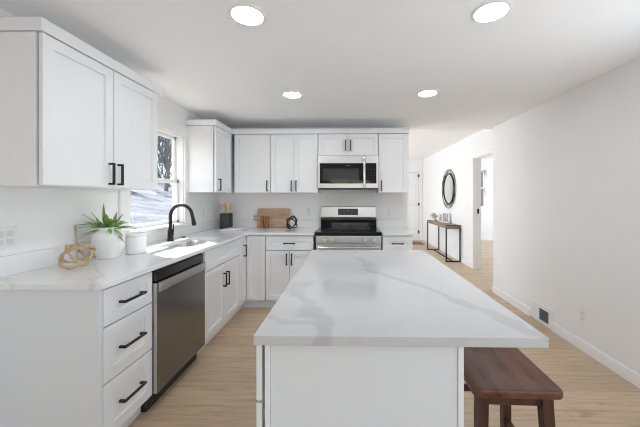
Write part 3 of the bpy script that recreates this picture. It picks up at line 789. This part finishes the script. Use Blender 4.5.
# cutting board leaning on the back wall
t = thing('cutting_board', 'wooden cutting board with side handle leaning against the back wall', 'board', (-1.030, 4.008, 0.9155), 0)
lean = Matrix.Rotation(R(-8), 4, 'X')
poly = rrect(-.228, .228, 0, .262, .018, 4)
hd = [(-.226, .095), (-.268, .098), (-.278, .112), (-.278, .150), (-.268, .164), (-.226, .167)]
tb = MB(); tb.prism(poly, -.010, .010, lambda u, v, h: lean @ Vector((u, h, v)), bev=0.003)
tb.build('board', M['board'], t)
mb = MB(); tri = []
for (a, b_, c, d_) in ((-.278, -.262, .097, .165), (-.262, -.2295, .097, .115), (-.262, -.2295, .147, .165)): mb.box(a, b_, -.009, .009, c, d_, .003, mat=lean)
mb.build('handle', M['board'], t)
for i, (x, lab) in enumerate(((-1.165, 'copper brown pepper mill before the cutting board, the left one of two'), (-1.100, 'copper brown pepper mill before the cutting board, the right one of two'))):
    t = thing('pepper_mill', lab, 'mill', (x, 3.945, 0.9155), 0, 'mills by the cutting board')
    MB().lathe([(0, 0), (.025, 0), (.0265, .004), (.024, .03), (.0205, .075), (.022, .112), (0, .112)], 28).build('body', M['copper'], t)
    MB().lathe([(0, .113), (.021, .113), (.0235, .120), (.0235, .145), (.020, .158), (.008, .163), (0, .163)], 28).build('cap', M['copper'], t)

t = thing('orb_ornament', 'small black metal knot ornament before the cutting board near the range', 'ornament', (-0.745, 3.855, 0.9155), 0)
vw = Vector((-.19, .98, 0)); rt = Vector((.98, .19, 0)); up = Vector((0, 0, 1))
for (a_, b_, c_) in (((rt * .7 + up * .7), (rt * -.42 + up * .42 + vw * .8), (0, 0, .076)), ((rt * .7 - up * .7), (rt * .42 + up * .42 - vw * .8), (0, 0, .076)), ((rt * .25 + up * .97), (rt * .60 - up * .15 + vw * .78), (0, 0, .076))):
    a_ = a_.normalized(); b_ = (b_ - a_ * b_.dot(a_)).normalized(); c_ = Vector(c_); c_.z = max(c_.z, .009 + .080 * math.hypot(a_.z, b_.z))
    MB().tube([c_ + (a_ * math.cos(2 * math.pi * k / 56) + b_ * math.sin(2 * math.pi * k / 56)) * .080 for k in range(56)], 0.0075, 10, True).build('ring', M['black'], t)

# ------------------------------------------------------------------ outlets, vent
def outlet(loc, rz, label, gangs=1, z=None):
    t = thing('wall_outlet', label, 'outlet', loc, rz)
    w = 0.036 + 0.023 * (gangs - 1)
    MB().box(-w, w, -.005, 0, -.058, .058, .002).build('plate', M['plate'], t)
    for g in range(gangs):
        x = (g - (gangs - 1) / 2) * .046
        for s in (-1, 1):
            MB().box(x - .0165, x + .0165, -.0075, -.004, s * .022 - .015, s * .022 + .015, .002).box(x - .008, x - .005, -.0079, -.007, s * .022 - .005, s * .022 + .007).box(x + .005, x + .008, -.0079, -.007, s * .022 - .005, s * .022 + .007).build('socket', M['slot'] if gangs else M['plate'], t)
    return t
outlet((WL + .0002, 1.505, 1.115), LR, 'white double outlet on the left wall above the near counter end', 2)
outlet((WL + .0002, 1.925, 1.085), LR, 'white outlet on the left wall behind the brass frame and vase')
outlet((WL + .0002, 3.62, 1.14), LR, 'white outlet on the left wall under the corner cabinet')
outlet((-0.555, WB - .0002, 1.135), 0, 'white outlet on the back wall left of the range')
outlet((0.575, WB - .0002, 1.135), 0, 'white outlet on the back wall right of the range')
outlet((WR - .0002, 2.575, 0.30), R(-90), 'white outlet low on the right wall in front of the vent')
outlet((HW - .0002, 6.45, 0.26), R(-90), 'white outlet low on the hall wall behind the console table')
t = thing('wall_vent', 'white wall vent with dark grille low on the right wall', 'vent', (WR - .0002, 3.118, 0.112), R(-90))
MB().cells([-.174, -.02, .128, .174], [-.088, -.075, .05, .088], {(1, 1)}, -.013, 0, lambda u, v, h: (u, h, v)).build('frame', M['trim'], t)
MB().box(-.018, .126, -.003, -.0005, -.073, .048).build('backing', M['grille'], t)
mb = MB()
for i in range(7):
    z = -.068 + i * .0175
    mb.hexa([(-.02, -.011, z), (.128, -.011, z), (.128, -.003, z + .008), (-.02, -.003, z + .008)], [(-.02, -.011, z + .002), (.128, -.011, z + .002), (.128, -.003, z + .010), (-.02, -.003, z + .010)])
mb.build('louvres', M['grille'], t)
mb = MB()
for i in range(6): mb.box(-.150 + i * .022, -.143 + i * .022, -.0142, -.0125, -.06, .055)
mb.build('fixed_slats', M['trim'], t)

# ------------------------------------------------------------------ recessed ceiling lights
cl = [('large recessed ceiling light at the upper left, nearest the tall left cabinets', -0.543, 1.568), ('large recessed ceiling light at the upper right, above the island right side', 0.757, 1.561),
      ('small recessed ceiling light further back, left of the range', -0.535, 2.786), ('small recessed ceiling light further back, right of the range', 0.749, 2.768)]
proto = None
for lab, x, y in cl:
    if proto is None:
        proto = t = thing('ceiling_light', lab, 'ceiling light', (x, y, CEIL - .0005), 0, 'recessed kitchen ceiling lights')
        MB().lathe([(.082, 0), (.098, 0), (.098, -.003), (.092, -.007), (.082, -.007), (.082, 0)], 48).build('trim_ring', M['trim'], t)
        MB().lathe([(0, -.0045), (.0815, -.0045), (.0815, -.001), (0, -.001)], 48).build('diffuser', M['can'], t)
    else:
        t = copy_thing(proto); t.location = (x, y, CEIL - .0005); t['label'] = lab

# ------------------------------------------------------------------ stool
t = thing('stool', 'dark walnut wooden stool tucked under the island overhang', 'stool', (0.646, 1.300, 0), R(-1.5))
sw, sl, sz0, sz1 = 0.168, 0.205, 0.577, 0.612
tb = bmesh.new(); rings = []
def ringat(ins, z, dipf):
    return [tb.verts.new((x, y, z - dipf * 0.012 * (1 - (y / sl) ** 2))) for x, y in rrect(-sw + ins, sw - ins, -sl + ins, sl - ins, max(.030 - ins, .004) if ins < .03 else .004)]
rings = [ringat(.05, sz0, 1), ringat(.012, sz0, 1), ringat(.003, sz0 + .004, 1), ringat(0, sz0 + .012, 1), ringat(0, sz1 - .010, 1), ringat(.003, sz1 - .003, 1), ringat(.010, sz1, 1), ringat(.05, sz1, 1), ringat(.1, sz1, 1), ringat(.145, sz1, 1)]
for A, B in zip(rings, rings[1:]):
    for j in range(len(A)): tb.faces.new((A[j], A[(j + 1) % len(A)], B[(j + 1) % len(A)], B[j]))
tb.faces.new(rings[0][::-1]); tb.faces.new(rings[-1])
MB()._merge(tb).build('seat', M['walnut'], t)
ltop, lbot = (0.120, 0.150), (0.142, 0.185)
for sx_ in (-1, 1):
    for sy_ in (-1, 1):
        a = .0205; c = .017
        tx, ty = sx_ * ltop[0], sy_ * ltop[1]; bx_, by_ = sx_ * lbot[0], sy_ * lbot[1]
        MB().hexa([(bx_ - c, by_ - c, 0), (bx_ + c, by_ - c, 0), (bx_ + c, by_ + c, 0), (bx_ - c, by_ + c, 0)],
                  [(tx - a, ty - a, .566), (tx + a, ty - a, .566), (tx + a, ty + a, .566), (tx - a, ty + a, .566)]).build('leg', M['walnutleg'], t)
for s in (-1, 1):
    MB().box(-.102, .102, s * .150 - .010, s * .150 + .010, .525, .562, .002).build('apron', M['walnutleg'], t)
    MB().box(s * .120 - .009, s * .120 + .009, -.132, .132, .525, .562, .002).build('apron', M['walnutleg'], t)
    k = s * (.120 + .022 * (1 - .23 / .566)); MB().box(k - .009, k + .009, -.155, .155, .215, .245, .002).build('stretcher', M['walnutleg'], t)
    k = s * (.150 + .035 * (1 - .385 / .566)); MB().box(-.110, .110, k - .009, k + .009, .37, .40, .002).build('stretcher', M['walnutleg'], t)

# ------------------------------------------------------------------ hall: console, mirror, mat
t = thing('console_table', 'narrow console table with black metal frame and wood top along hall wall', 'table', (2.158, 6.745, 0), 0)
MB().box(-.148, .148, -.715, .715, .692, .757, .002).build('table_top', M['tabletop'], t)
MB().box(-.152, .152, -.722, -.715, .688, .698).box(-.152, .152, -.722, -.715, .748, .76).box(-.152, .152, .715, .722, .688, .76).build('end_trim', M['black'], t)
for sy_ in (-1, 1):
    for sx_ in (-1, 1):
        x, y = sx_ * .140, sy_ * .703; MB().box(x - .012, x + .012, y - .012, y + .012, 0, .690, .001).build('leg', M['black'], t)
    MB().box(-.128, .128, sy_ * .703 - .012, sy_ * .703 + .012, 0.002, .026, .001).build('foot_bar', M['black'], t)
MB().box(-.012, .012, -.69, .69, .004, .026, .001).build('stretcher', M['black'], t)
t = thing('potted_plant', 'small leafy green plant in a white pot on the console far end', 'plant', (2.12, 7.22, 0.7605), 0)
MB().lathe([(0, 0), (.035, 0), (.045, .08), (.04, .08), (.035, .07), (0, .07)], 24).build('pot', M['ceramic'], t)
mb = MB()
for i in range(46):
    a, e_ = random.uniform(0, 6.28), random.uniform(.1, 1.4); d = Vector((math.cos(a) * math.cos(e_), math.sin(a) * math.cos(e_) * .9, math.sin(e_) * .8)); s = random.uniform(.07, .125)
    p = Vector((0, 0, .07)) + d * s; q = p + d * .045 + Vector((0, 0, -.012)); w = d.cross(Vector((0, 0, 1))).normalized() * .018
    n_ = d.cross(w).normalized() * .002
    tb = bmesh.new(); A = [tb.verts.new(v_) for v_ in (p, (p + q) / 2 + w, q, (p + q) / 2 - w)]; B = [tb.verts.new(v_.co + n_) for v_ in A]
    tb.faces.new(A[::-1]); tb.faces.new(B)
    for j in range(4): tb.faces.new((A[j], A[(j + 1) % 4], B[(j + 1) % 4], B[j]))
    mb._merge(tb)
    mb.tube([(0, 0, .07), p], .0015, 4)
mb.build('foliage', M['green'], t)
for (y, lab, h_, w_) in ((6.93, 'small white photo frame on the console, the one nearer the green plant', .19, .15), (6.66, 'white photo frame on the console, the one farther from the green plant', .23, .17)):
    t = thing('photo_frame', lab, 'photo frame', (2.20, y, 0.7595), R(-40))
    ln = Matrix.Rotation(R(-12), 4, 'X')
    mb = MB(); b_ = .022
    for a in ((-w_ / 2, -w_ / 2 + b_, 0, h_), (w_ / 2 - b_, w_ / 2, 0, h_), (-w_ / 2 + b_, w_ / 2 - b_, 0, b_), (-w_ / 2 + b_, w_ / 2 - b_, h_ - b_, h_)): mb.box(a[0], a[1], -.008, .008, a[2], a[3], .001, mat=ln)
    mb.build('rim', M['plate'], t)
    MB().box(-w_ / 2 + b_, w_ / 2 - b_, -.003, .006, b_, h_ - b_, mat=ln).build('print', M['photo'], t)

t = thing('wall_mirror', 'round mirror framed by overlapping dark metal rings on the hall wall', 'mirror', (HW - .001, 6.76, 1.525), R(-90))
Y_, Z_ = (1, 0, 0), (0, 0, 1)
MB().lathe([(0, -.004), (.335, -.004), (.335, .004), (0, .004)], 64).build('glass', M['mirror'], t, (0, -.012, 0)).rotation_euler = (R(90), 0, 0)
MB().tube(circle((0, -.02, 0), .342, Y_, Z_, 72), .013, 10, True).build('inner_ring', M['black'], t)
for i in range(5):
    a = i * math.pi / 2.5 + .3
    MB().tube(circle((.044 * math.cos(a), -.012 - .0045 * i, .044 * math.sin(a)), .408, Y_, Z_, 72), .0045, 8, True).build('outer_ring', M['black'], t)
tag(MB().box(1.45, 2.15, 8.25, 8.72, .0005, .012, .003).build('doormat', M['mat']), 'brown doormat on the floor before the white door at the hall end', 'mat')

# ------------------------------------------------------------------ outside the windows
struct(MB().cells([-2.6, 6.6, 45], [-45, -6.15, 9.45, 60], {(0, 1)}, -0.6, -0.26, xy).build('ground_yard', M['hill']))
t = thing('house', 'reddish brown neighbouring house seen through the side room window', 'house', (6.0, 17.0, -0.27), 0)
MB().box(-5, 5, 0, 7, 0, 5.2).build('wall', M['siding'], t)
MB().prism([(-.4, 5.2), (7.4, 5.2), (3.5, 7.6)], -5.3, 5.3, lambda u, v, h: (h, u, v)).build('roof', M['bark'], t)
for x in (-3.2, 0.4, 3.4):
    for z in (.9, 3.2):
        f_ = MB().cells([x - .55, x - .45, x + .45, x + .55], [z, z + .1, z + 1.3, z + 1.4], {(1, 1)}, -.06, 0.0, xz).build('window_frame', M['trim'], t)
        MB().box(x - .45, x + .45, -.02, -.01, z + .1, z + 1.3).build('pane', M['blackglass'], f_)
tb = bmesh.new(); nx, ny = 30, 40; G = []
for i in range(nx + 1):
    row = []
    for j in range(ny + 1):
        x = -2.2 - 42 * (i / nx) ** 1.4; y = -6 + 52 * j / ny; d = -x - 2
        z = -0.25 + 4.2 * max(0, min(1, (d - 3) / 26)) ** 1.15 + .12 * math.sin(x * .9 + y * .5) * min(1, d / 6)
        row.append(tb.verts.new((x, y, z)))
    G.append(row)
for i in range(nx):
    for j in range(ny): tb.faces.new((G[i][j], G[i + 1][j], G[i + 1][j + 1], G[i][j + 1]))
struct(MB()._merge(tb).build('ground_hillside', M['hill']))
def hz(x, y):
    d = -x - 2; return -0.25 + 4.2 * max(0, min(1, (d - 3) / 26)) ** 1.15 + .12 * math.sin(x * .9 + y * .5) * min(1, d / 6)
def bare_tree(x, y, h_, r, lab, seed, z=None):
    rnd = random.Random(seed); mb = MB()
    def grow(p, d, L, r_, lv):
        q = p + d * L; mid = (p + q) / 2 + Vector((rnd.uniform(-1, 1), rnd.uniform(-1, 1), 0)) * L * .05
        mb.tube([p, mid, q], [r_, r_ * .85, r_ * .66], 6 if lv < 2 else 4)
        if lv >= 5: return
        for k in range(3 if lv else 4):
            a = rnd.uniform(0, 6.28); sp = rnd.uniform(.15, .42)
            nd = (d + Vector((math.cos(a) * sp, math.sin(a) * sp, rnd.uniform(-.1, .25)))).normalized()
            grow(p + (q - p) * rnd.uniform(.55, 1), nd, L * rnd.uniform(.55, .75), r_ * .55, lv + 1)
    grow(Vector((0, 0, 0)), Vector((0, 0, 1)), h_ * .4, r, 0)
    return tag(mb.build('bare_tree', M['bark'], loc=(x, y, (hz(x, y) if z is None else z) - .1)), lab, 'tree', 'bare trees outside')
spots = [(-21.0 - (i % 2) * 4.2, 26.5 + i * 3.4 + (i % 2) * 4.0) for i in range(6)]
for i, (x, y) in enumerate(spots):
    bare_tree(x, y, 8 + (i * 3) % 4, .15 + .04 * (i % 3), 'bare dark tree on the hillside seen through the window above the sink', i)
rnd = random.Random(5); mb = MB()
for i in range(1500):
    y = rnd.uniform(28, 62); x = -33 + rnd.uniform(-2.5, 2.5); z = hz(x, y) + rnd.uniform(0, 7.5)
    d = Vector((rnd.uniform(-.4, .4), rnd.uniform(-.7, .7), 1)).normalized() * rnd.uniform(1.2, 3.2); r_ = rnd.uniform(.03, .11)
    mb.tube([(x, y, z), Vector((x, y, z)) + d * .5 + Vector((0, rnd.uniform(-.2, .2), 0)), Vector((x, y, z)) + d], [r_, r_ * .8, r_ * .3], 4)
tk = mb.build('thicket', M['bark']); tk['kind'] = 'stuff'; tag(tk, 'tangled brown thicket of bare branches along the hill crest outside the window', 'thicket')
